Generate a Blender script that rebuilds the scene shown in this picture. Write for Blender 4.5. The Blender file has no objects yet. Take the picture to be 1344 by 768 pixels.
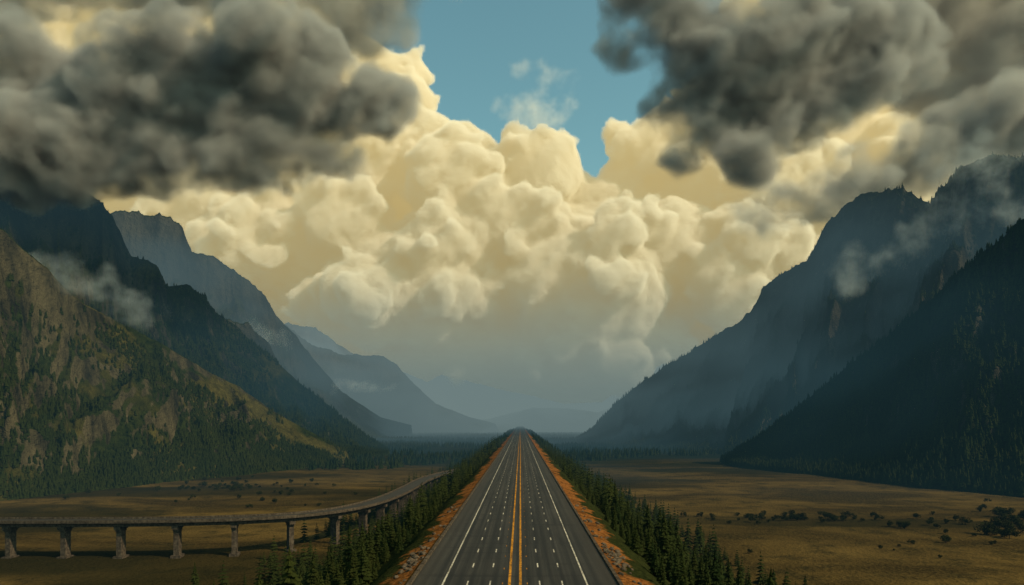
import bpy, math, random, time, bmesh
import numpy as np
from math import radians
from mathutils import Vector
random.seed(7); rng=np.random.default_rng(11)
F=896.0; CX=683.0; CY=555.0; CAMZ=62.0
scene=bpy.context.scene
COL=scene.collection
scene.view_settings.view_transform='Standard'
scene.view_settings.look='None'
scene.view_settings.exposure=0

# ------------------------------------------------------------------ helpers
def lattice(seed):
    return np.random.default_rng(seed).random((256,256))
_L={}
def vnoise(x,y,seed):
    if seed not in _L: _L[seed]=lattice(seed)
    L=_L[seed]
    xi=np.floor(x).astype(int); yi=np.floor(y).astype(int)
    fx=x-xi; fy=y-yi
    fx=fx*fx*fx*(fx*(fx*6-15)+10); fy=fy*fy*fy*(fy*(fy*6-15)+10)
    a=L[xi&255,yi&255]; b=L[(xi+1)&255,yi&255]; c=L[xi&255,(yi+1)&255]; d=L[(xi+1)&255,(yi+1)&255]
    return (a*(1-fx)+b*fx)*(1-fy)+(c*(1-fx)+d*fx)*fy
def fbm(x,y,seed,octv=4,gain=0.5):
    s=0;a=1;t=0
    for o in range(octv):
        s=s+a*vnoise(x*2**o+13.7*o,y*2**o+7.3*o,seed+o); t+=a; a*=gain
    return s/t
def ridged(x,y,seed,octv=4,gain=0.5):
    s=0;a=1;t=0
    for o in range(octv):
        n=1-np.abs(2*vnoise(x*2**o+5.1*o,y*2**o+9.9*o,seed+o)-1); s=s+a*n*n; t+=a; a*=gain
    return s/t
def make_mesh(name,verts,faces,smooth=True,mats=None,matidx=None):
    verts=np.asarray(verts,dtype=np.float32); faces=np.asarray(faces,dtype=np.int32)
    me=bpy.data.meshes.new(name)
    k=faces.shape[1]; n=len(faces)
    me.vertices.add(len(verts)); me.vertices.foreach_set('co',verts.ravel())
    me.loops.add(n*k); me.loops.foreach_set('vertex_index',faces.ravel())
    me.polygons.add(n); me.polygons.foreach_set('loop_start',np.arange(0,n*k,k,dtype=np.int32))
    me.polygons.foreach_set('use_smooth',np.full(n,smooth))
    for m in (mats or []): me.materials.append(m)
    if matidx is not None: me.polygons.foreach_set('material_index',np.asarray(matidx,dtype=np.int32))
    me.update(calc_edges=True)
    return me
def link(name,me,label=None,cat=None,kind=None,group=None,parent=None):
    o=bpy.data.objects.new(name,me); COL.objects.link(o)
    if label:o["label"]=label
    if cat:o["category"]=cat
    if kind:o["kind"]=kind
    if group:o["group"]=group
    if parent:o.parent=parent
    return o
def grid_faces(nu,nv,flip=False):
    i=np.arange(nu-1)[:,None]*nv+np.arange(nv-1)[None,:]
    i=i.ravel()
    f=np.stack([i,i+1,i+nv+1,i+nv],1)
    return f[:,::-1] if flip else f
def sweep(path,section,closed=True):
    P=np.array(path,float); T=np.gradient(P,axis=0); T[:,2]=0; T/=np.linalg.norm(T,axis=1)[:,None]
    S=np.stack([T[:,1],-T[:,0],0*T[:,0]],1)
    sec=np.array(section,float)
    if closed: sec=np.vstack([sec,sec[:1]])
    V=P[:,None,:]+S[:,None,:]*sec[None,:,0,None]+np.array([0,0,1])*sec[None,:,1,None]
    return V.reshape(-1,3),grid_faces(len(P),len(sec))
def box(cx,cy,cz,sx,sy,sz,rot=0,taper=1.0):
    v=[];c,s=math.cos(rot),math.sin(rot)
    for dz in(-1,1):
        t=1 if dz<0 else taper
        for dx,dy in((-1,-1),(1,-1),(1,1),(-1,1)):
            x=dx*sx/2*t;y=dy*sy/2*t
            v.append((cx+x*c-y*s,cy+x*s+y*c,cz+dz*sz/2))
    f=[(0,3,2,1),(4,5,6,7),(0,1,5,4),(1,2,6,5),(2,3,7,6),(3,0,4,7)]
    return v,f
def join(parts):
    V=[];Fc=[];o=0
    for v,f in parts:
        V.append(np.array(v,float));Fc.append(np.array(f)+o);o+=len(v)
    return np.vstack(V),np.vstack(Fc)

# ------------------------------------------------------------------ material helpers
class NT:
    def __init__(s,name):
        s.m=bpy.data.materials.new(name); s.m.use_nodes=True; s.t=s.m.node_tree; s.t.nodes.clear()
        s.out=s.t.nodes.new('ShaderNodeOutputMaterial')
    def n(s,typ,**kw):
        nd=s.t.nodes.new(typ)
        for k,v in kw.items(): setattr(nd,k,v)
        return nd
    def set(s,sock,v):
        if isinstance(v,bpy.types.NodeSocket): s.t.links.new(v,sock)
        elif v is not None:
            if isinstance(v,(tuple,list)) and len(v)==3 and sock.type=='RGBA': v=(*v,1)
            sock.default_value=v
    def math(s,op,a,b=None,c=None,clamp=False):
        nd=s.n('ShaderNodeMath',operation=op); nd.use_clamp=clamp
        s.set(nd.inputs[0],a); s.set(nd.inputs[1],b)
        if c is not None:s.set(nd.inputs[2],c)
        return nd.outputs[0]
    def mapr(s,v,a,b,c=0.0,d=1.0,smooth=False):
        nd=s.n('ShaderNodeMapRange'); nd.clamp=True
        if smooth: nd.interpolation_type='SMOOTHSTEP'
        s.set(nd.inputs[0],v)
        for i,x in enumerate((a,b,c,d)): nd.inputs[i+1].default_value=x
        return nd.outputs[0]
    def mix(s,f,a,b):
        nd=s.n('ShaderNodeMix',data_type='RGBA'); s.set(nd.inputs[0],f); s.set(nd.inputs[6],a); s.set(nd.inputs[7],b)
        return nd.outputs[2]
    def noise(s,vec,scale,detail=4,rough=0.55,dist=0.0):
        nd=s.n('ShaderNodeTexNoise'); s.set(nd.inputs['Vector'],vec); nd.inputs['Scale'].default_value=scale
        nd.inputs['Detail'].default_value=detail; nd.inputs['Roughness'].default_value=rough; nd.inputs['Distortion'].default_value=dist
        return nd.outputs['Fac']
    def pos(s):
        if not hasattr(s,'_g'): s._g=s.n('ShaderNodeNewGeometry')
        return s._g.outputs['Position']
    def nrm(s): s.pos(); return s._g.outputs['Normal']
    def sep(s,v):
        nd=s.n('ShaderNodeSeparateXYZ'); s.set(nd.inputs[0],v); return nd.outputs
    def scalev(s,v,sc):
        nd=s.n('ShaderNodeVectorMath',operation='MULTIPLY'); s.set(nd.inputs[0],v); nd.inputs[1].default_value=sc; return nd.outputs[0]
    def bump(s,h,strength=0.5,dist=1.0):
        nd=s.n('ShaderNodeBump'); nd.inputs['Strength'].default_value=strength; nd.inputs['Distance'].default_value=dist
        s.set(nd.inputs['Height'],h); return nd.outputs[0]
    def diffuse(s,col,normal=None,k=0.58):
        nd=s.n('ShaderNodeBsdfDiffuse'); s.set(nd.inputs[0],s.scalev(col,(k,k*0.97,k*0.96)))
        if normal is not None:s.set(nd.inputs['Normal'],normal)
        return nd.outputs[0]
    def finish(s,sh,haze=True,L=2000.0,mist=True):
        if haze:  # aerial haze painted into the material as emission growing with distance
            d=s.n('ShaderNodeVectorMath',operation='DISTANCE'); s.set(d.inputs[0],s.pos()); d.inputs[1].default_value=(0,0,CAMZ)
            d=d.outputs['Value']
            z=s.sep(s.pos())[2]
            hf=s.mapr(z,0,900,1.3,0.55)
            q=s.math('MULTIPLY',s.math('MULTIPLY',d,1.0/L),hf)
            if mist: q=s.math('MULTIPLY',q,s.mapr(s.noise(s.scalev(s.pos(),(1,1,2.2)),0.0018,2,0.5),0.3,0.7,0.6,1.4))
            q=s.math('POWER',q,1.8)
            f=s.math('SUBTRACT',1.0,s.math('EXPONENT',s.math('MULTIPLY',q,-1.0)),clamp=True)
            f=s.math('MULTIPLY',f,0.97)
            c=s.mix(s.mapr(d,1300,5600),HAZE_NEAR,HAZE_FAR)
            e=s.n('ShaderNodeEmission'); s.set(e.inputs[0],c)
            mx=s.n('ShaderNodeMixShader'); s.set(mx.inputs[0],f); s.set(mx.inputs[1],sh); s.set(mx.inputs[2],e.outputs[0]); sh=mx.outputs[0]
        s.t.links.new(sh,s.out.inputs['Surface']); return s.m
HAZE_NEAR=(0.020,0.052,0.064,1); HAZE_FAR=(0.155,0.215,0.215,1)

# ------------------------------------------------------------------ world & sun
sd=np.array([0.88,-0.36,0]); sd/=np.linalg.norm(sd); EL=radians(38)
tosun=np.array([sd[0]*math.cos(EL),sd[1]*math.cos(EL),math.sin(EL)])
w=bpy.data.worlds.new("World"); scene.world=w; w.use_nodes=True
nt=w.node_tree; bg=nt.nodes['Background']
sky=nt.nodes.new('ShaderNodeTexSky'); sky.sky_type='NISHITA'; sky.sun_disc=False
sky.sun_elevation=EL; sky.sun_rotation=math.atan2(sd[0],sd[1]); sky.dust_density=2.0
mul=nt.nodes.new('ShaderNodeMix'); mul.data_type='RGBA'; mul.blend_type='MULTIPLY'; mul.inputs[0].default_value=1
nt.links.new(sky.outputs[0],mul.inputs[6]); mul.inputs[7].default_value=(1.5,2.1,1.5,1)
nt.links.new(mul.outputs[2],bg.inputs[0]); bg.inputs[1].default_value=0.085
sun=bpy.data.lights.new('sun','SUN'); sun.energy=5.0; sun.angle=radians(0.5); sun.color=(1,0.79,0.50)
so=bpy.data.objects.new('sun',sun); COL.objects.link(so)
so.rotation_euler=Vector(tosun).to_track_quat('Z','Y').to_euler()

cam=bpy.data.cameras.new('camera'); co=bpy.data.objects.new('camera',cam); COL.objects.link(co)
cam.sensor_width=36; cam.lens=24; cam.shift_x=-(CX-672)/1344; cam.shift_y=(CY-384)/1344
cam.clip_start=0.5; cam.clip_end=60000
co.location=(0,0,CAMZ); co.rotation_euler=(radians(90),0,0); scene.camera=co

# ------------------------------------------------------------------ clouds (real volumes plus added emission)
def ico(sub):
    bm=bmesh.new(); bmesh.ops.create_icosphere(bm,subdivisions=sub,radius=1.0)
    bm.verts.ensure_lookup_table(); a=np.array([v.co[:] for v in bm.verts]); b=np.array([[v.index for v in f.verts] for f in bm.faces]); bm.free(); return a,b
ICO=[ico(5),ico(4),ico(3),ico(2)]
def vol_cloud(label,D,blobs,levels,seed,dens,color,soft=0.4,voxpx=4.0,band=12,noisepx=22,flat=0.5,emis=None,emis_top=None,zr=(0,1),aniso=0.0,thr=(0.08,0.6),haze=None,detail=2.0,up=0.25,dz=0.9,step=2.0,warp=8,wpx=30,cap=70,wpow=0.75):
    r=np.random.default_rng(seed); u=D/F
    sp=[]
    for b in blobs:
        cx,cy,rx,ry=b[:4]; cz=b[4] if len(b)>4 else 0
        sp.append(((cx-CX)*u,D-cz*u,CAMZ+(CY-cy)*u,rx*u,min(min(rx,ry)*dz,cap)*u,ry*u))
    cur=sp[:]; lv=[(sp,0)]
    for li,(r0,r1,n) in enumerate(levels):
        A=np.array(cur); area=(A[:,3]*A[:,5])**wpow; p=area/area.sum()
        k=r.choice(len(A),n,p=p)
        d=r.normal(size=(n,3)); d[:,1]-=0.5; d[:,2]+=up; d/=np.linalg.norm(d,axis=1)[:,None]
        c=A[k,:3]+d*A[k,3:6]*0.92
        q=(r0+(r1-r0)*r.random(n)**1.6)*u
        q=np.where(d[:,2]<-0.4,q*flat,q)
        new=np.column_stack([c,q*(0.9+0.5*r.random(n)),q,q])
        cur=[tuple(x) for x in new]; lv.append((cur,min(li+1,3) if li<2 else 3))
    Vs=[];Fs=[];o=0
    for s,(cl) in enumerate(lv):
        lst,ii=cl; A=np.array(lst); IV,IF=ICO[[0,2,3,3][s]]
        V=(A[:,None,:3]+IV[None]*A[:,None,3:6]).reshape(-1,3)
        Fc=(IF[None]+(np.arange(len(A))*len(IV))[:,None,None]).reshape(-1,3)
        Vs.append(V);Fs.append(Fc+o);o+=len(V)
    V=np.vstack(Vs);Fc=np.vstack(Fs)
    W=V/(wpx*u); x,y,z=W.T
    for ax,(sa,sb) in enumerate(((1,2),(31,32),(61,62))):
        n=(fbm(x+0.6*y,z-0.5*y,seed*5+sa*10,4,0.55)+fbm(x-0.7*z,y+0.4*x,seed*5+sb*10+3,4,0.55)-1.0)
        V[:,ax]+=n*warp*2.0*u
    m=NT('cloud_vapour')
    vi=m.n('ShaderNodeVolumeInfo').outputs['Density']; P=m.n('ShaderNodeTexCoord').outputs['Object']
    nz=m.noise(P,1/(noisepx*u),detail,0.62)
    a=m.math('ADD',vi,m.math('MULTIPLY_ADD',nz,soft*2.4,-soft*1.2))
    a=m.mapr(a,thr[0],thr[1],0,dens/u,True)
    a=m.math('MULTIPLY',a,m.mapr(vi,0.0,0.15))
    pv=m.n('ShaderNodeVolumePrincipled'); pv.inputs['Density Attribute'].default_value=''; pv.inputs['Anisotropy'].default_value=aniso
    m.set(pv.inputs['Density'],a)
    colr=color
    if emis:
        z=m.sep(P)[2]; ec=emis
        if emis_top: ec=m.mix(m.mapr(z,*zr),emis,emis_top)  # tops painted brighter and warmer by height, imitating sunlit cloud
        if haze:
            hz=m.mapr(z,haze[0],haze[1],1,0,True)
            ec=m.mix(hz,ec,haze[2]); colr=m.mix(hz,color,(0.02,0.02,0.02))  # haze painted into the low cloud through its emission and colour
        m.set(pv.inputs['Emission Color'],ec); m.set(pv.inputs['Emission Strength'],a)  # added emission: vapour glows to make up for dim scattering
    m.set(pv.inputs['Color'],colr)
    m.t.links.new(pv.outputs[0],m.out.inputs['Volume'])
    m.m.cycles.volume_step_rate=step
    me=make_mesh('cloud',V,Fc,True,[m.m])
    o=link('cloud',me,label,'cloud','structure')
    g=bpy.data.node_groups.new('cloud_volume','GeometryNodeTree')
    g.interface.new_socket('Geometry',in_out='INPUT',socket_type='NodeSocketGeometry'); g.interface.new_socket('Geometry',in_out='OUTPUT',socket_type='NodeSocketGeometry')
    G=g.nodes.new; LK=g.links.new
    gi=G('NodeGroupInput'); go=G('NodeGroupOutput'); mv=G('GeometryNodeMeshToVolume'); sm=G('GeometryNodeSetMaterial')
    mv.resolution_mode='VOXEL_SIZE'
    mv.inputs['Density'].default_value=1.0; mv.inputs['Voxel Size'].default_value=voxpx*u; mv.inputs['Interior Band Width'].default_value=band*u
    sm.inputs['Material'].default_value=m.m
    LK(gi.outputs[0],mv.inputs['Mesh']); LK(mv.outputs[0],sm.inputs[0]); LK(sm.outputs[0],go.inputs[0])
    md=o.modifiers.new('vapour','NODES'); md.node_group=g
    return o
BZ=9000/F
vol_cloud("towering cream cumulus bank with billowing tops, sunlit and given added glow",9000,[
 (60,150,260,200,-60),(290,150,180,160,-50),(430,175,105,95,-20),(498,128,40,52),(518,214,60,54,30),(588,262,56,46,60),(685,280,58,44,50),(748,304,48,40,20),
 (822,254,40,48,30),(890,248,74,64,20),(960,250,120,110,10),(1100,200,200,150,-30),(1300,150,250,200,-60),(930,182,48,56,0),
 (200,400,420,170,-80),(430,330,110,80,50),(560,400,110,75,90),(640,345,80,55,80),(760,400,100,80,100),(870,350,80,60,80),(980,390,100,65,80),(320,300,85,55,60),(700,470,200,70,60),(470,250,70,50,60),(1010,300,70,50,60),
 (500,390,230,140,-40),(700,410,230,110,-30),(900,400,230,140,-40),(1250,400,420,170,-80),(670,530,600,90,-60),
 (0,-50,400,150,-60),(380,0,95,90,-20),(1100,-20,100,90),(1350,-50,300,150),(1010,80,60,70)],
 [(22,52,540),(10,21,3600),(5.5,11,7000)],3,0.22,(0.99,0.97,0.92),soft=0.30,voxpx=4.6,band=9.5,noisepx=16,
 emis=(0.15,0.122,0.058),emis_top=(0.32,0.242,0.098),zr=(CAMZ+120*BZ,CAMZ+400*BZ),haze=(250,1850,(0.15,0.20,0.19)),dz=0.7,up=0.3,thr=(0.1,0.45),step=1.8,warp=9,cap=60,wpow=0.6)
DC=(0.60,0.60,0.585)
dk=dict(soft=0.42,noisepx=60,detail=2.0,thr=(0.02,0.85),band=22,step=2.0,warp=14,wpx=45,cap=60)
vol_cloud("heavy dark storm cloud with pale grey top hugging the peak",1150,[
 (-120,175,280,95),(60,158,160,85),(180,145,130,92),(290,130,115,92),(380,95,92,82),(460,130,75,52),(300,215,130,42),(140,222,170,52),(20,235,140,46),(405,195,75,36),(450,215,42,20),(335,50,52,42)],
 [(24,54,70),(12,24,200)],5,0.12,DC,emis=(0.004,0.004,0.004),voxpx=5,**dk)
vol_cloud("dark ragged cloud shelf above sunlit cumulus",2600,[
 (400,-10,100,44),(505,-18,80,40),(465,30,62,60),(590,-38,46,34),(200,-30,200,55),(0,-10,160,50)],
 [(16,36,70),(8,15,200)],8,0.06,(0.68,0.65,0.57),emis=(0.026,0.023,0.017),voxpx=6,**dk)
vol_cloud("broad dark brown-grey storm cloud with ragged underside",2200,[
 (745,-42,56,26),(845,2,76,38),(905,42,88,56),(965,108,96,70),(1035,95,120,92),(910,168,42,34),(1110,70,110,90),(868,146,32,18),(1010,168,90,40),(945,198,56,22)],
 [(22,48,70),(10,20,220)],9,0.11,DC,emis=(0.006,0.0057,0.005),voxpx=5,**dk)
vol_cloud("soft grey overcast cloud layer with smooth folds",3000,[
 (1200,5,150,95),(1360,50,170,105),(1250,110,120,55),(1480,150,120,120),(1120,-20,100,60)],
 [(22,48,90),(10,22,260)],12,0.06,(0.66,0.63,0.56),emis=(0.032,0.029,0.022),voxpx=6,**dk)
vol_cloud("grey cloud clinging to a rocky summit",1900,[
 (1005,287,52,20),(1070,262,82,34),(1150,240,100,42),(1285,180,100,58),(1370,165,120,75),(1225,220,80,42),(1480,200,120,90)],
 [(14,34,80),(8,16,220)],14,0.09,(0.66,0.65,0.61),emis=(0.012,0.012,0.011),voxpx=5,**dk)
vol_cloud("small sunlit wisp of cloud with added glow in open sky",8000,[(695,95,14,8),(735,103,26,10),(745,114,20,9),(705,150,50,28)],[(6,16,50)],15,0.02,(0.9,0.88,0.8),soft=0.9,emis=(0.30,0.27,0.18),voxpx=5,noisepx=24,band=12,detail=3,thr=(0.1,1.1),warp=10)
MC=(0.6,0.65,0.65)
mk=dict(soft=0.9,voxpx=5,noisepx=34,band=18,detail=3,thr=(0.15,1.5),warp=16,wpx=40,cap=30)
vol_cloud("thin mist trail drifting along forested slope",760,[(70,345,40,20),(110,372,44,20),(150,400,42,18),(195,425,40,13)],[(12,20,26)],16,0.018,MC,emis=(0.02,0.028,0.028),**mk)
vol_cloud("thin mist bank caught below rocky cliff",1250,[(1120,365,44,28),(1170,340,60,24),(1235,305,60,22),(1300,270,70,28)],[(12,24,34)],17,0.016,MC,emis=(0.02,0.029,0.031),**mk)
vol_cloud("pale cloud veil draped over the broken summit",1400,[(1190,235,50,18),(1250,215,70,26),(1320,200,80,34),(1400,215,80,40)],[(12,24,40)],21,0.025,MC,emis=(0.024,0.028,0.027),**mk)
vol_cloud("thin mist wisp beside hazy mountain shoulder",2050,[(345,435,36,12),(385,452,34,10),(480,505,50,9)],[(8,14,20)],18,0.025,MC,emis=(0.05,0.075,0.08),**mk)

# ------------------------------------------------------------------ terrain materials
def slope_mat(name,green1,green2,rock1,rock2,grass,grass_amt,rock_lo=0.30,rock_hi=0.46,scale=1.0):
    m=NT(name); P=m.pos(); nz=m.sep(m.nrm())[2]
    n1=m.noise(P,0.012*scale,3,0.65); n2=m.noise(P,0.09*scale,4,0.7); n3=m.noise(P,0.0035*scale,3,0.6,0.8)
    g=m.mix(m.mapr(n2,0.35,0.65),green1,green2)
    gm=m.math('MULTIPLY',m.mapr(m.math('ADD',m.math('MULTIPLY',n3,0.6),m.math('MULTIPLY',n1,0.4)),0.48,0.57,0,1,True),grass_amt)
    g=m.mix(gm,g,m.mix(m.mapr(n2,0.3,0.7),grass,tuple(x*0.25 for x in grass)))
    st=m.noise(m.scalev(P,(0.03*scale,0.03*scale,0.008*scale)),1.0,4,0.7)
    r=m.mix(m.mapr(st,0.38,0.62),rock1,rock2)
    rf=m.mapr(m.math('ADD',nz,m.math('MULTIPLY',m.math('SUBTRACT',n1,0.5),0.8)),rock_lo,rock_hi,1,0,True)
    c=m.mix(rf,g,r)
    bp=m.bump(m.math('ADD',n2,m.math('MULTIPLY',st,1.5)),1.0,8.0/scale)
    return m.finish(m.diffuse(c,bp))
mt_left=slope_mat('forested_slope',(0.010,0.017,0.006),(0.028,0.038,0.011),(0.022,0.022,0.018),(0.085,0.075,0.050),(0.12,0.105,0.03),0.7,rock_lo=0.34,rock_hi=0.48)
mt_hill=slope_mat('grassy_hillside',(0.010,0.017,0.006),(0.036,0.046,0.012),(0.022,0.021,0.014),(0.12,0.10,0.056),(0.15,0.125,0.034),0.85,rock_lo=0.35,rock_hi=0.47)  # pale grass patches double as sunlight painted into the colour
mt_right=slope_mat('painted_shade_slope',(0.006,0.011,0.005),(0.017,0.024,0.009),(0.015,0.015,0.013),(0.075,0.068,0.052),(0.04,0.045,0.014),0.4,rock_lo=0.42,rock_hi=0.56)  # darker copy of the slope colours, with shade painted in
mt_far=slope_mat('distant_slope',(0.015,0.025,0.012),(0.035,0.045,0.02),(0.020,0.022,0.020),(0.08,0.077,0.064),(0.07,0.07,0.028),0.5,scale=0.5,rock_lo=0.45,rock_hi=0.65)

def resample(pts,n):
    P=np.array(pts,float); d=np.r_[0,np.cumsum(np.linalg.norm(np.diff(P,axis=0),axis=1))]
    t=np.linspace(0,d[-1],n)
    return np.stack([np.interp(t,d,P[:,k]) for k in range(P.shape[1])],1),t
def mountain(label,mat,crest,foot,back,nu,nv,seed,prof=None,spur=0.12,jag=0.02,gully=0.05,spurlen=260.0,name='mountain'):
    C=[((a-CX)/F*Y,Y,CAMZ+(CY-b)/F*Y) for a,b,Y in crest]
    A=np.array([c+tuple(f) for c,f in zip(C,foot)],float)
    R,t=resample(A,nu); c=R[:,:3]; f=R[:,3:5]
    zc=c[:,2].copy()
    zc+= (ridged(t/90,t*0+seed,seed,5,0.55)-0.45)*jag*zc*2
    v=np.linspace(0,1,nv)**1.15
    if prof is None: prof=[(0,1),(0.04,0.93),(0.09,0.78),(0.16,0.70),(0.22,0.58),(0.4,0.38),(0.62,0.18),(0.82,0.06),(1,-0.03)]
    pr=np.array(prof)
    T=t[:,None]+0*v[None,:]; Vv=v[None,:]+0*t[:,None]
    warp=(fbm(T/spurlen,Vv*3,seed+3,3)-0.5)
    vv=np.clip(Vv+warp*0.10*np.sin(math.pi*Vv),0,1)
    ph=np.interp(vv,pr[:,0],pr[:,1])
    dirx=f-c[:,:2]; L=np.linalg.norm(dirx,axis=1)
    sp=(ridged(T/spurlen+warp*0.8,Vv*0.9,seed+10,3)-0.5)
    gl=(ridged(T/(spurlen*0.28)+warp*1.5,Vv*2.5,seed+20,4)-0.5)
    env=np.sin(math.pi*np.clip(Vv,0,1)**0.75)
    Z=zc[:,None]*(ph+env*(sp*spur*1.6+gl*gully*1.8))
    fn=(fbm(T/40,Vv*L[:,None]/40,seed+30,5,0.58)-0.5)
    Z+=fn*zc[:,None]*0.07*np.minimum(1,Vv*8)*np.minimum(1,(1-Vv)*4)
    off=env*(sp*spur*0.8+gl*gully)*0.8
    XY=c[:,None,:2]+dirx[:,None,:]*(Vv+off)[:,:,None]
    front=np.dstack([XY,Z])
    nb=24; b=np.linspace(1,0,nb,endpoint=False)
    bd=-dirx/L[:,None]
    bxy=c[:,None,:2]+bd[:,None,:]*(b[None,:]*zc[:,None]*back)[:,:,None]
    bz=zc[:,None]*(1-b[None,:]*1.02)
    Tb=t[:,None]+0*b[None,:]
    bz+= (fbm(Tb/80,b[None,:]*6+0*Tb,seed+40,4)-0.5)*zc[:,None]*0.12*np.sin(math.pi*b)[None,:]
    bk=np.dstack([bxy,bz])
    G=np.concatenate([bk,front],1)
    nvt=G.shape[1]
    fc=grid_faces(nu,nvt)
    Vt=G.reshape(-1,3)
    n=np.cross(Vt[fc[:,1]]-Vt[fc[:,0]],Vt[fc[:,3]]-Vt[fc[:,0]])
    if n[:,2].mean()<0: fc=fc[:,::-1]
    me=make_mesh(name,Vt,fc,True,[mat])
    link(name,me,label,'mountain','structure')
    return front

ML={}
ML['L1']=mountain("steep dark forested mountain with rocky cliff top",mt_left,
 [(-420,230,900),(-120,205,1050),(0,213,1180),(60,220,1220),(100,240,1240),(130,260,1260),(150,290,1270),(172,332,1290),(205,350,1300),(218,372,1310),(245,368,1320),(268,385,1330),(285,412,1340),(330,445,1360),(360,470,1370),(400,507,1390),(440,540,1400),(480,572,1410),(510,592,1420)],
 [(-900,300),(-600,430),(-560,640),(-540,680),(-520,720),(-500,760),(-480,800),(-470,840),(-450,880),(-430,920),(-410,960),(-395,1000),(-380,1040),(-350,1090),(-330,1130),(-300,1180),(-280,1220),(-265,1260),(-250,1300)],
 1.3,620,170,100,spur=0.12,jag=0.03,gully=0.065)
ML['L0']=mountain("lower green foothill with grassy patches painted sunlit and trees",mt_hill,
 [(-300,240,560),(-60,270,640),(0,300,680),(60,352,730),(110,400,790),(160,425,840),(210,452,890),(260,480,940),(310,505,990),(360,540,1030),(410,568,1070),(455,592,1110)],
 [(-640,200),(-500,420),(-420,490),(-395,560),(-378,620),(-362,680),(-345,740),(-325,800),(-305,870),(-290,930),(-270,1000),(-262,1060)],
 1.4,420,140,200,prof=[(0,1),(0.1,0.86),(0.25,0.66),(0.45,0.42),(0.65,0.22),(0.85,0.07),(1,-0.03)],spur=0.18,jag=0.02,gully=0.07,spurlen=170)
ML['L2']=mountain("hazy blue rocky mountain with sheer cliffs",mt_far,
 [(60,300,2100),(140,282,2250),(165,275,2300),(222,282,2350),(238,297,2380),(252,328,2400),(288,342,2450),(325,368,2500),(348,388,2550),(362,412,2600),(388,440,2650),(410,470,2700),(450,515,2750),(500,548,2800),(540,558,2850)],
 [(-1400,1500),(-1200,1600),(-1100,1650),(-950,1700),(-900,1750),(-850,1800),(-780,1850),(-700,1950),(-660,2050),(-620,2150),(-580,2250),(-540,2350),(-500,2450),(-470,2550),(-440,2650)],
 1.3,460,110,300,spur=0.14,jag=0.018,spurlen=420)
mountain("rounded rocky shoulder below the hazy cliffs",mt_far,
 [(200,400,1800),(282,415,1850),(325,425,1900),(350,445,1930),(364,475,1960),(380,505,1980),(420,540,2000)],
 [(-800,1500),(-700,1550),(-640,1600),(-600,1650),(-560,1700),(-520,1750),(-480,1800)],1.2,220,70,340,spur=0.1,jag=0.03,spurlen=300)
mountain("blue hazy mesa-like mountain with steep end",mt_far,
 [(330,400,3600),(372,425,3700),(410,452,3800),(450,465,3900),(503,466,4000),(522,480,4050),(548,508,4100),(572,530,4200),(615,547,4300),(650,556,4400)],
 [(-1500,2900),(-1300,3000),(-1100,3100),(-950,3200),(-820,3300),(-740,3400),(-650,3500),(-560,3700),(-420,3900),(-300,4100)],
 1.3,360,80,400,spur=0.12,jag=0.02,spurlen=600)
mountain("pale distant peak",mt_far,
 [(330,440,5200),(378,424,5300),(412,430,5300),(436,446,5300),(458,462,5400),(520,500,5500)],
 [(-2200,4600),(-2000,4600),(-1800,4700),(-1600,4700),(-1400,4800),(-1200,4900)],1.2,160,50,500,spurlen=700)
mountain("faint distant mountain ridge",mt_far,
 [(480,470,7000),(540,492,7100),(572,506,7200),(600,530,7300),(625,548,7400),(650,556,7500)],
 [(-2000,6500),(-1500,6500),(-1300,6500),(-1000,6600),(-700,6700),(-500,6800)],1.2,160,50,600,spurlen=900)
mountain("very faint mountain behind the valley end",mt_far,
 [(520,520,8000),(580,492,8000),(620,502,8000),(660,512,8000),(700,520,8000),(740,530,8000),(790,528,8000),(830,500,8000),(870,478,8000),(930,470,8000),(1000,500,8000)],
 [(-1800,7600),(-1200,7600),(-700,7600),(-300,7600),(100,7600),(400,7600),(900,7600),(1300,7600),(1800,7600),(2300,7600),(2900,7600)],1.0,300,50,700,spurlen=1200)
mountain("low wooded hills closing the valley",mt_far,
 [(560,556,5200),(640,550,5200),(672,542,5200),(700,535,5200),(745,536,5200),(785,541,5200),(840,520,5200),(900,515,5200)],
 [(-900,4700),(-300,4700),(-60,4700),(120,4700),(380,4700),(600,4700),(900,4700),(1200,4700)],1.5,240,50,800,spurlen=500,prof=[(0,1),(0.3,0.8),(0.6,0.4),(1,-0.03)])
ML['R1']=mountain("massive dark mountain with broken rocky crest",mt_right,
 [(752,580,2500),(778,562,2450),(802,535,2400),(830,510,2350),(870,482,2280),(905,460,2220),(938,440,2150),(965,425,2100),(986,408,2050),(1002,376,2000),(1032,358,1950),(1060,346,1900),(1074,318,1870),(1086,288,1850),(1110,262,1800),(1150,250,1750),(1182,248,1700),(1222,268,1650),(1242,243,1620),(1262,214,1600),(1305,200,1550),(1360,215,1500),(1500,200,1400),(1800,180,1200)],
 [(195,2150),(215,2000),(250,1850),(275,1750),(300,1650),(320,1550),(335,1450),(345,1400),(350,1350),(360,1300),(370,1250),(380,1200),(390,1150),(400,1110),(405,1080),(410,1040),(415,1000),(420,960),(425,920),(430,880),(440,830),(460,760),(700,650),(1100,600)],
 1.3,700,170,900,spur=0.10,jag=0.035,spurlen=300,gully=0.065)
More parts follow.
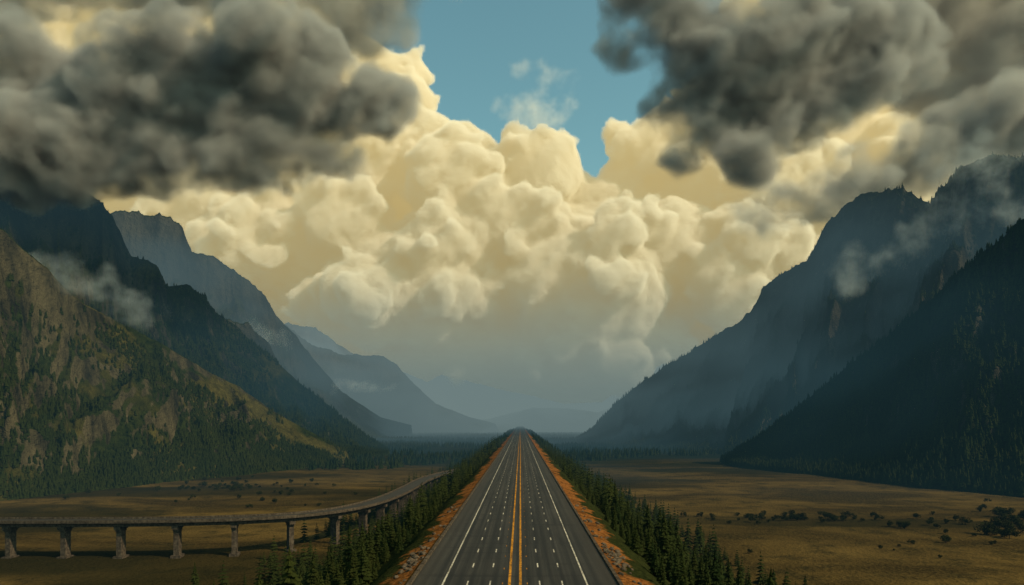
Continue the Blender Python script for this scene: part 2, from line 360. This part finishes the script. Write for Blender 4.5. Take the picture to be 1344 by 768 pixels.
ML['R0']=mountain("near black-green mountainside in deep shade, partly painted in",mt_right,
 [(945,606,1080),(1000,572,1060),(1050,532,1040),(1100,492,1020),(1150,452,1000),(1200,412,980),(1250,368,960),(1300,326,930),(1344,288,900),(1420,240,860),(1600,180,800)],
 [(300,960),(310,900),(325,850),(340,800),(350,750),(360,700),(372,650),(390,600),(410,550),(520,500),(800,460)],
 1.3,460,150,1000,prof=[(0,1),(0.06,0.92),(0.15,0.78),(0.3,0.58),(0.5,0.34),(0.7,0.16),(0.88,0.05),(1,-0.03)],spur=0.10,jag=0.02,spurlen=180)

# ------------------------------------------------------------------ ground
m=NT('dry_valley_floor'); P=m.pos()
a=m.noise(m.scalev(P,(1,2.2,1)),0.006,5,0.6,0.6); b=m.noise(P,0.05,4,0.68); c=m.noise(P,0.6,3,0.6); d=m.noise(m.scalev(P,(1,3,1)),0.0022,3,0.55,0.5)
g=m.mix(m.mapr(a,0.38,0.62),(0.045,0.031,0.010),(0.165,0.106,0.031))
g=m.mix(m.mapr(b,0.48,0.64,0,0.8),g,(0.028,0.024,0.009))
g=m.mix(m.mapr(c,0.45,0.75,0,0.4),g,(0.20,0.135,0.045))
g=m.mix(m.mapr(d,0.48,0.58,0,0.8,True),g,(0.020,0.020,0.008))  # broad dark patches paint cloud shadow into the floor colour
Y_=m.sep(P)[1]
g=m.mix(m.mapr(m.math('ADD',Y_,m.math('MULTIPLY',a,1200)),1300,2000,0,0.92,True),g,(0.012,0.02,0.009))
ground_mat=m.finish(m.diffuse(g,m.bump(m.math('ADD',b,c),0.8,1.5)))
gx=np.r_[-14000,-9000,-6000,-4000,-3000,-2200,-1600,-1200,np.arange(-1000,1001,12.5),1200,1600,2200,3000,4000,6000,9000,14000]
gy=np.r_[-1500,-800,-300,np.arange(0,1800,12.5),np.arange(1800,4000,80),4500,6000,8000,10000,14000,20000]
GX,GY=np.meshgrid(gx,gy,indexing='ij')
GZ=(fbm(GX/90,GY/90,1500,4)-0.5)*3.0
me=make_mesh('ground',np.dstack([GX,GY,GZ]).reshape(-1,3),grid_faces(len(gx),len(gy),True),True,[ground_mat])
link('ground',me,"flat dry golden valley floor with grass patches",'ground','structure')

# ------------------------------------------------------------------ embankment
RC=-0.75; HW=14.05
def emb_z(x,y):
    s=np.abs(x-RC)
    z=np.interp(s,[0,14.6,16.2,20.5,24,60,74,90],[39.9,39.9,39.5,38.2,35.5,8,1.5,-2.5])
    n=(fbm(x/9,y/9,1600,4)-0.5)
    return z+n*np.interp(s,[0,14.7,17,30,90],[0,0,1.0,3.0,3.0])
ex=np.r_[-92,-80,np.arange(-74,-24,2.5),np.arange(-24,-14.8,0.8),-14.8,0,13.4,np.arange(14.2,24,0.8),np.arange(24,74,2.5),80,92]
ex=np.unique(ex); ey=np.r_[np.arange(-60,500,1.6),np.arange(500,1500,6),np.arange(1500,6100,40)]
EX,EY=np.meshgrid(ex,ey,indexing='ij'); EZ=emb_z(EX,EY)
m=NT('embankment_soil'); P=m.pos(); xyz=m.sep(P)
s_=m.math('ABSOLUTE',m.math('SUBTRACT',xyz[0],RC))
n1=m.noise(P,0.12,4,0.65); n2=m.noise(P,1.1,4,0.65); n3=m.noise(P,0.03,2,0.5)
orange=m.mix(m.mapr(n2,0.35,0.65),(0.14,0.05,0.013),(0.38,0.15,0.04))
orange=m.mix(m.mapr(n1,0.48,0.66,0,0.85),orange,(0.05,0.030,0.015))
green=m.mix(m.mapr(n2,0.35,0.65),(0.012,0.018,0.006),(0.04,0.045,0.014))
e=m.math('ADD',s_,m.math('MULTIPLY',m.math('SUBTRACT',n1,0.5),13.0))
e=m.math('ADD',e,m.math('MULTIPLY',m.math('SUBTRACT',n3,0.5),8.0))
f=m.mapr(e,17.9,19.3,0,1,True)
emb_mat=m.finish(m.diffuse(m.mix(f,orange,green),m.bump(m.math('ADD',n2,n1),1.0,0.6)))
me=make_mesh('embankment',np.dstack([EX,EY,EZ]).reshape(-1,3),grid_faces(len(ex),len(ey),True),True,[emb_mat])
link('embankment',me,"orange earth highway embankment with grassy slopes",'embankment','structure')

# ------------------------------------------------------------------ road
m=NT('worn_asphalt'); P=m.pos(); xyz=m.sep(P)
st=m.noise(m.scalev(P,(1.3,0.010,1)),1.0,4,0.65); gr=m.noise(P,6.0,3,0.7); pa=m.noise(m.scalev(P,(0.25,0.05,1)),1.0,3,0.6); sl=m.noise(m.scalev(P,(0.02,0.35,1)),1.0,2,0.6)
c=m.mix(m.mapr(st,0.38,0.62),(0.005,0.005,0.0045),(0.030,0.026,0.021))
c=m.mix(m.mapr(pa,0.45,0.65,0,0.6),c,(0.007,0.0065,0.006))
c=m.mix(m.mapr(gr,0.3,0.7,0,0.25),c,(0.032,0.028,0.023))
c=m.mix(m.mapr(sl,0.60,0.65,0,0.6),c,(0.004,0.004,0.0035))
wt=m.math('COSINE',m.math('MULTIPLY',m.math('SUBTRACT',xyz[0],RC+0.35),2*math.pi/1.6))
wt=m.math('MULTIPLY',m.mapr(wt,-0.2,1.0),m.mapr(pa,0.3,0.6,0.35,0.8))
c=m.mix(wt,c,(0.004,0.004,0.0038))
s_=m.math('ABSOLUTE',m.math('SUBTRACT',xyz[0],RC))
c=m.mix(m.mapr(s_,10.5,13.5,0,0.6,True),c,(0.026,0.021,0.015))
pb=m.n('ShaderNodeBsdfPrincipled'); m.set(pb.inputs['Base Color'],c); pb.inputs['Roughness'].default_value=0.78; pb.inputs['Specular IOR Level'].default_value=0.22
m.set(pb.inputs['Normal'],m.bump(gr,0.5,0.05))
asphalt=m.finish(pb.outputs[0],mist=False)
def strip(x0,x1,y0,y1,z): return [(x0,y0,z),(x1,y0,z),(x1,y1,z),(x0,y1,z)],[(0,1,2,3)]
ys=np.r_[np.arange(-60,1000,20),np.arange(1000,6000,100)]
v,f=join([strip(RC-HW,RC+HW,ys[i],ys[i+1],40.0) for i in range(len(ys)-1)])
link('road',make_mesh('road',v,f,False,[asphalt]),"long straight multi-lane asphalt highway",'road','structure')
def paint(name,col):
    m=NT(name); P=m.pos(); n=m.noise(P,1.6,4,0.7); n2=m.noise(m.scalev(P,(1,0.1,1)),1.2,3,0.6)
    c=m.mix(m.mapr(n,0.46,0.68,0,0.9),col,(0.03,0.027,0.022)); c=m.mix(m.mapr(n2,0.42,0.68,0,0.7),c,(0.04,0.035,0.027))
    return m.finish(m.diffuse(c,k=0.7),mist=False)
white=paint('white_road_paint',(0.62,0.57,0.46)); yellow=paint('yellow_road_paint',(0.62,0.27,0.032))
parts=[];mi=[]
for x in (-9.85,9.85):
    for i in range(len(ys)-1): parts.append(strip(RC+x-0.12,RC+x+0.12,ys[i],ys[i+1],40.006)); mi.append(0)
for x in (-6.5,-3.4,3.4,6.5):
    y=-40.0
    while y<2600:
        parts.append(strip(RC+x-0.10,RC+x+0.10,y,y+3.0,40.006)); mi.append(0); y+=12.0
for x in (-0.75,0.75):
    for i in range(len(ys)-1): parts.append(strip(RC+x-0.19,RC+x+0.19,ys[i],ys[i+1],40.006)); mi.append(1)
y=-40.0
while y<1200:
    for x in(-1.7,1.7): parts.append(strip(RC+x-0.06,RC+x+0.06,y,y+1.0,40.006)); mi.append(1)
    y+=9.5
v,f=join(parts)
link('road_marking',make_mesh('road_marking',v,f,False,[white,yellow],mi),"worn white lane lines and double yellow centre line",'road marking','structure')
m=NT('weathered_concrete'); P=m.pos(); n=m.noise(P,0.8,4,0.65); n2=m.noise(m.scalev(P,(1,1,0.15)),1.5,3,0.6)
c=m.mix(m.mapr(n,0.35,0.65),(0.05,0.04,0.03),(0.15,0.12,0.09)); c=m.mix(m.mapr(n2,0.5,0.7,0,0.6),c,(0.03,0.026,0.02))
concrete=m.finish(m.diffuse(c,m.bump(n,0.4,0.1)),mist=False)
ky=np.r_[np.arange(-60,1000,10),np.arange(1000,6000,60)]
for sgn in(-1,1):
    v,f=sweep([(RC+sgn*(HW+0.32),yy,39.85) for yy in ky],[(-0.3,0),(-0.25,0.42),(0.25,0.42),(0.3,0)],True)
    link('kerb',make_mesh('kerb',v,f[:,::-1],False,[concrete]),"low weathered concrete kerb along highway edge",'kerb','structure')

# ------------------------------------------------------------------ viaduct
ctrl=[(-520,330,17),(-400,318,17),(-300,314,17),(-240,313,17),(-170,315,17),(-125,324,17),(-100,342,17),(-86,372,17),(-79,420,17),(-77,480,17),(-76,540,17),(-69,600,17),(-54,650,17.5),(-38,690,19)]
def spline(pts,n):
    P=np.array(pts,float); P=np.vstack([2*P[0]-P[1],P,2*P[-1]-P[-2]]); out=[]
    for i in range(1,len(P)-2):
        for t in np.linspace(0,1,n,endpoint=False):
            p0,p1,p2,p3=P[i-1:i+3]
            out.append(0.5*((2*p1)+(-p0+p2)*t+(2*p0-5*p1+4*p2-p3)*t*t+(-p0+3*p1-3*p2+p3)*t**3))
    out.append(P[-2]); return np.array(out)
vp=spline(ctrl,14)
vroot=bpy.data.objects.new('viaduct',None); COL.objects.link(vroot)
vroot["label"]="long curved concrete road viaduct on rectangular piers"; vroot["category"]="viaduct"
v,f=sweep(vp,[(-5.6,-0.05),(5.6,-0.05),(5.6,-0.5),(3.6,-0.9),(3.2,-2.4),(-3.2,-2.4),(-3.6,-0.9),(-5.6,-0.5)])
link('deck',make_mesh('deck',v,f[:,::-1],False,[concrete]),parent=vroot)
v,f=sweep(vp,[(-5.2,0.0),(5.2,0.0)],False)
link('roadway',make_mesh('roadway',v,f[:,::-1],False,[asphalt]),parent=vroot)
for sgn in(-1,1):
    v,f=sweep(vp,[(sgn*5.45-0.2,-0.04),(sgn*5.45-0.16,0.95),(sgn*5.45+0.16,0.95),(sgn*5.45+0.2,-0.04)])
    link('parapet',make_mesh('parapet',v,f[:,::-1],False,[concrete]),parent=vroot)
d=np.r_[0,np.cumsum(np.linalg.norm(np.diff(vp[:,:2],axis=0),axis=1))]
s=12.0
while s<d[-1]-60:
    p=np.array([np.interp(s,d,vp[:,k]) for k in range(3)]); q=np.array([np.interp(s+1,d,vp[:,k]) for k in range(3)])
    ang=math.atan2(q[1]-p[1],q[0]-p[0])
    top=p[2]-2.4
    prt=[box(p[0],p[1],top-0.7,2.8,7.4,1.4,ang),box(p[0],p[1],top-1.9,2.5,5.2,1.0,ang),
         box(p[0],p[1],(top-2.4)/2-1,2.3,4.0,top-2.4+2,ang),box(p[0],p[1],0.1,4.2,6.2,1.6,ang)]
    v,f=join(prt)
    link('pier',make_mesh('pier',v,f,False,[concrete]),parent=vroot)
    s+=25.0

# ------------------------------------------------------------------ vegetation
def leaf_mat(name,c1,c2,c3):
    m=NT(name); P=m.pos(); n=m.noise(P,0.5,3,0.65); n2=m.noise(P,0.02,2,0.6)
    oi=m.n('ShaderNodeObjectInfo').outputs['Random']
    c=m.mix(m.mapr(n,0.35,0.65),c1,c2); c=m.mix(m.mapr(n2,0.4,0.65,0,0.7),c,c3); c=m.mix(m.math('MULTIPLY',oi,0.45),c,c3)
    return m.finish(m.diffuse(c))
needle=leaf_mat('pine_needles',(0.007,0.015,0.006),(0.022,0.034,0.011),(0.036,0.043,0.011))
bushleaf=leaf_mat('bush_leaves',(0.012,0.017,0.006),(0.034,0.04,0.013),(0.045,0.045,0.014))
m=NT('bark'); n=m.noise(m.scalev(m.pos(),(4,4,0.8)),1.0,3,0.6)
bark=m.finish(m.diffuse(m.mix(n,(0.03,0.02,0.012),(0.09,0.06,0.04))),mist=False)
def pine_parts(seed,tiers=17):
    r=random.Random(seed); V=[];Fc=[]
    def tri(a,b,c): 
        o=len(V);V.extend([a,b,c]);Fc.append((o,o+1,o+2))
    for t in range(tiers):
        u=t/(tiers-1); z=0.10+0.86*u; R=(0.205*(1-u)**0.8+0.012)*(0.85+0.3*r.random())
        nb=11 if u<0.6 else 8
        for b in range(nb):
            if r.random()<0.08: continue
            a=(b+r.random()*0.7)/nb*2*math.pi+t*0.7; L=R*(0.65+0.5*r.random()); droop=0.30*L+0.02*r.random()
            ca,sa=math.cos(a),math.sin(a); 
            zz=z+0.03*(r.random()-0.5)
            tip=(ca*L,sa*L,zz-droop)
            w=0.3*L+0.008
            mid=(ca*L*0.55,sa*L*0.55)
            p1=(mid[0]-sa*w,mid[1]+ca*w,zz-droop*0.75-0.012); p2=(mid[0]+sa*w,mid[1]-ca*w,zz-droop*0.75-0.012)
            root=(0,0,zz+0.02); md=(mid[0],mid[1],zz-droop*0.3+0.006)
            tri(root,p1,md);tri(root,md,p2);tri(md,p1,tip);tri(md,tip,p2)
            for k in(-1,1):
                a2=a+k*0.33; L2=L*(0.75+0.2*r.random())
                tri(md,(math.cos(a2)*L2,math.sin(a2)*L2,zz-droop*1.1),(math.cos(a2-0.14*k)*L2*0.6,math.sin(a2-0.14*k)*L2*0.6,zz-droop*0.5))
    tri((0.014,0,0.93),(-0.01,0.012,0.93),(0,0,1.02));tri((0,-0.014,0.93),(0.01,0.01,0.93),(0,0,1.02))
    TV=[];TF=[]
    rings=6
    for i in range(rings):
        u=i/(rings-1)
        for k in range(7):
            a=k/7*2*math.pi; rr=0.016*(1-u*0.85)*(1.4 if i==0 else 1)
            TV.append((math.cos(a)*rr,math.sin(a)*rr,-0.06+u*1.0))
    for i in range(rings-1):
        for k in range(7):
            TF.append((i*7+k,i*7+(k+1)%7,(i+1)*7+(k+1)%7,(i+1)*7+k))
    return (np.array(V),np.array(Fc)),(np.array(TV),np.array(TF))
pines=[]
for s in range(5):
    (a,b),(c,d2)=pine_parts(s)
    pines.append((make_mesh('pine_crown',a,b,False,[needle]),make_mesh('pine_trunk',c,d2,True,[bark])))
vxy=vp[:,:2]
def near_viaduct(x,y,dist):
    return (np.hypot(vxy[:,0]-x,vxy[:,1]-y).min()<dist)
belt=[]
for _ in range(14000):
    side=-1 if random.random()<0.5 else 1
    y=85+ (random.random()**1.6)*2600
    wmax=(120 if side<0 else 104) - min(y,1500)/1500*30
    s=22.5+random.random()*(wmax-22.5)
    x=RC+side*s
    if vnoise(np.array([x/22]),np.array([y/22]),31)[0]<0.24 and s>35: continue
    if s>wmax-20 and random.random()<0.6: continue
    if side<0 and y<590 and near_viaduct(x,y,9): continue
    if side<0 and y>=590 and near_viaduct(x,y,6.5): continue
    if side<0 and y<335 and x<-100 and random.random()<0.4: continue
    belt.append((x,y))
cell={};keep=[]
for x,y in belt:
    mind=3.3 if y<500 else 5.0
    k=(int(x//6),int(y//6)); ok=True
    for i in(-1,0,1):
        for j in(-1,0,1):
            for q in cell.get((k[0]+i,k[1]+j),[]):
                if (q[0]-x)**2+(q[1]-y)**2<mind*mind: ok=False
    if ok: cell.setdefault(k,[]).append((x,y)); keep.append((x,y))
def ground_h(x,y):
    gz=(fbm(np.array([x/90]),np.array([y/90]),1500,4)[0]-0.5)*3
    if abs(x-RC)<88: return float(max(emb_z(np.array([x]),np.array([y]))[0],gz))
    return float(gz)
trees=[]
for x,y in keep:
    z=ground_h(x,y); h=5.5+9.5*random.random()**1.5
    if abs(x-RC)<32: h*=0.55
    if x<0 and y>560 and near_viaduct(x,y,26): h=max(h,13)*1.15
    py=CY-(z+h-CAMZ)/y*F; px=CX+x/y*F
    vis= -20<px<1364 and py<775
    trees.append((not vis,y,x,z,h))
trees.sort()
def place_tree(x,y,z,h,label,group):
    k=random.randrange(5); root=bpy.data.objects.new('pine_tree',None); COL.objects.link(root)
    root.location=(x,y,z-0.2); sx=h*(0.9+0.35*random.random()); root.scale=(sx,sx,h); root.rotation_euler=(random.uniform(-.03,.03),random.uniform(-.03,.03),random.uniform(0,6.28))
    root["label"]=label; root["category"]="tree"; root["group"]=group
    cr=bpy.data.objects.new('crown',pines[k][0]); tr=bpy.data.objects.new('trunk',pines[k][1])
    for o in(cr,tr): COL.objects.link(o); o.parent=root
for t in trees[:300]:
    place_tree(t[2],t[1],t[3],t[4],"dark green conifer growing on the highway embankment","conifers beside the highway")
def lowpine(seed):
    r=random.Random(seed);V=[];Fc=[]
    for (z0,z1,R) in((0.05,0.55,0.22),(0.3,0.8,0.16),(0.55,1.0,0.10)):
        o=len(V);n=7
        for k in range(n):
            a=k/n*6.283+r.random()*0.5; q=R*(0.65+0.6*r.random()); V.append((math.cos(a)*q,math.sin(a)*q,z0+0.06*r.random()))
        V.append((0,0,z1))
        for k in range(n): Fc.append((o+k,o+(k+1)%n,o+n))
    return np.array(V),np.array(Fc)
LP=[lowpine(i) for i in range(4)]
def forest(label,pts,hs,name='forest',mat=needle,protos=LP):
    pts=np.asarray(pts);hs=np.asarray(hs);Vs=[];Fs=[];o=0
    ids=rng.integers(0,len(protos),len(pts))
    for k,(pv,pf) in enumerate(protos):
        p=pts[ids==k];h=hs[ids==k]
        if len(p)==0: continue
        a=rng.random(len(p))*6.283; ca,sa=np.cos(a)[:,None],np.sin(a)[:,None]
        wd=(h*(0.9+0.4*rng.random(len(h))))[:,None]
        x=(pv[None,:,0]*ca-pv[None,:,1]*sa)*wd; y=(pv[None,:,0]*sa+pv[None,:,1]*ca)*wd; z=pv[None,:,2]*h[:,None]
        V=np.stack([x,y,z],-1)+p[:,None,:]
        Fc=pf[None]+(np.arange(len(p))*len(pv))[:,None,None]+o
        Vs.append(V.reshape(-1,3));Fs.append(Fc.reshape(-1,3));o+=len(p)*len(pv)
    me=make_mesh(name,np.vstack(Vs),np.vstack(Fs),False,[mat])
    return link(name,me,label,'forest','stuff')
rest=trees[300:]
MP=[pine_parts(40+i,9)[0] for i in range(3)]
nr=[t for t in rest if not t[0] and t[1]<900]; fr=[t for t in rest if t[0] or t[1]>=900]
forest("dense dark conifer belt along the highway",[(t[2],t[1],t[3]-0.2) for t in nr],[t[4] for t in nr],protos=MP)
forest("dense dark conifer belt far along the highway",[(t[2],t[1],t[3]-0.2) for t in fr],[t[4] for t in fr])
def scatter(front,n,seed,label,hmin,hmax,thr=0.45,vmax=0.97):
    nu,nv,_=front.shape; r=np.random.default_rng(seed)
    u=r.random(n)*(nu-1.01); v=r.random(n)**0.8*vmax*(nv-1.01)
    i=u.astype(int);j=v.astype(int);fu=(u-i)[:,None];fv=(v-j)[:,None]
    P=(front[i,j]*(1-fu)+front[i+1,j]*fu)*(1-fv)+(front[i,j+1]*(1-fu)+front[i+1,j+1]*fu)*fv
    N=np.cross(front[i+1,j]-front[i,j],front[i,j+1]-front[i,j]); N/=np.linalg.norm(N,axis=1)[:,None]+1e-9
    nz=np.abs(N[:,2])
    dens=fbm(P[:,0]/110,P[:,1]/110+P[:,2]/90,seed+5,4)
    ok=(nz>0.32)&(dens>thr-0.16*r.random(n))&(P[:,2]>-1)
    px=CX+P[:,0]/P[:,1]*F
    ok&=(px>-60)&(px<1400)
    P=P[ok]; P[:,2]-=0.6
    forest(label,P,hmin+(hmax-hmin)*r.random(len(P)))
scatter(ML['L0'],26000,61,"conifer woods scattered over green foothill",4,8.5,0.485)
scatter(ML['L1'],34000,62,"conifer woods covering steep mountainside",6,11,0.44)
scatter(ML['R0'],20000,63,"dark conifer woods on shaded mountainside",6,12,0.38)
scatter(ML['R1'],30000,64,"dark conifer woods on massive mountainside",8,14,0.40)
n=26000; X=rng.uniform(-700,900,n); Y=rng.uniform(900,3800,n)
dn=fbm(X/260,Y/500,1700,4)
ok=(dn>0.60-np.clip((Y-900)/1500,0,1)*0.35)&(np.abs(X-RC)>80)
X=X[ok];Y=Y[ok]
forest("distant dark woods spread over the valley floor",np.stack([X,Y,0*X-0.5],1),rng.uniform(8,15,len(X)))

def bush_mesh(seed):
    r=random.Random(seed);V=[];Fc=[]
    cl=[(r.uniform(-.35,.35),r.uniform(-.35,.35),r.uniform(.25,.75),r.uniform(.18,.34)) for _ in range(9)]
    for cx,cy,cz,cr in cl:
        for _ in range(90):
            a=r.uniform(0,6.28);ph=math.acos(r.uniform(-1,1));q=cr*(0.6+0.45*r.random())
            p=(cx+q*math.sin(ph)*math.cos(a),cy+q*math.sin(ph)*math.sin(a),max(cz+q*math.cos(ph),0.02)); s=0.08
            o=len(V)
            for _k in range(3): V.append((p[0]+r.uniform(-s,s),p[1]+r.uniform(-s,s),p[2]+r.uniform(-s,s)))
            Fc.append((o,o+1,o+2))
    tv,tf=pine_parts(0)[1]
    return make_mesh('bush_crown',np.array(V),np.array(Fc),False,[bushleaf]), make_mesh('bush_stem',tv*np.array([2.2,2.2,0.6]),tf,True,[bark])
bushes=[bush_mesh(i) for i in range(4)]
def shrub(px,py,h):
    Y=CAMZ*F/(py-CY); X=(px-CX)/F*Y
    k=random.randrange(4); root=bpy.data.objects.new('shrub',None); COL.objects.link(root)
    root.location=(X,Y,ground_h(X,Y)-0.1); root.scale=(h*random.uniform(.8,1.3),h*random.uniform(.8,1.3),h); root.rotation_euler=(0,0,random.uniform(0,6.28))
    root["label"]="round dark green bush on dry valley grass"; root["category"]="bush"; root["group"]="bushes on the dry plain"
    for nm,me in(('crown',bushes[k][0]),('stem',bushes[k][1])):
        o=bpy.data.objects.new(nm,me); COL.objects.link(o); o.parent=root
for _ in range(60): shrub(random.gauss(1060,75),random.gauss(682,4),random.uniform(2,4.8))
for _ in range(25): shrub(random.uniform(1180,1350),random.gauss(690,12),random.uniform(2,5))
for _ in range(14): shrub(random.uniform(1290,1350),random.gauss(696,10),random.uniform(5,8))
for _ in range(50): shrub(random.gauss(320,50),random.gauss(640,5),random.uniform(2,5.5))
for _ in range(40): shrub(random.uniform(0,470),random.uniform(622,668),random.uniform(2,4.5))
for _ in range(8): shrub(random.uniform(880,1344),random.uniform(700,740),random.uniform(1.2,2.5))

m=NT('rubble_rock'); n=m.noise(m.pos(),1.5,4,0.65)
rockm=m.finish(m.diffuse(m.mix(m.mapr(n,0.35,0.65),(0.06,0.045,0.03),(0.18,0.14,0.10)),m.bump(n,0.6,0.2)),mist=False)
rocks=[]
for s in range(4):
    bm=bmesh.new(); bmesh.ops.create_icosphere(bm,subdivisions=2,radius=0.5); r=random.Random(s)
    offs=[Vector((r.uniform(-1,1),r.uniform(-1,1),r.uniform(-1,1))).normalized() for _ in range(7)]
    for v in bm.verts:
        for o in offs:
            dd=v.co.dot(o)
            if dd>0.34: v.co-=o*(dd-0.34)*0.9
        v.co.z*=0.75
    me=bpy.data.meshes.new('rock'); bm.to_mesh(me); bm.free(); me.materials.append(rockm); rocks.append(me)
for side in(-1,1):
    for i in range(80):
        y=random.gauss(112,8) if i<50 else random.uniform(86,190); x=RC+side*random.uniform(15.2,18.2)
        o=bpy.data.objects.new('rock',random.choice(rocks)); COL.objects.link(o)
        q=random.uniform(0.3,1.2); o.scale=(q*random.uniform(.8,1.4),q*random.uniform(.8,1.4),q); o.rotation_euler=(0,0,random.uniform(0,6.28))
        o.location=(x,y,float(emb_z(np.array([x]),np.array([y]))[0])+0.1*q)
        o["label"]="angular brown rubble rock on orange road shoulder"; o["category"]="rock"; o["group"]="rubble beside the road"
print('trees',len(trees),'objects',len(bpy.data.objects))
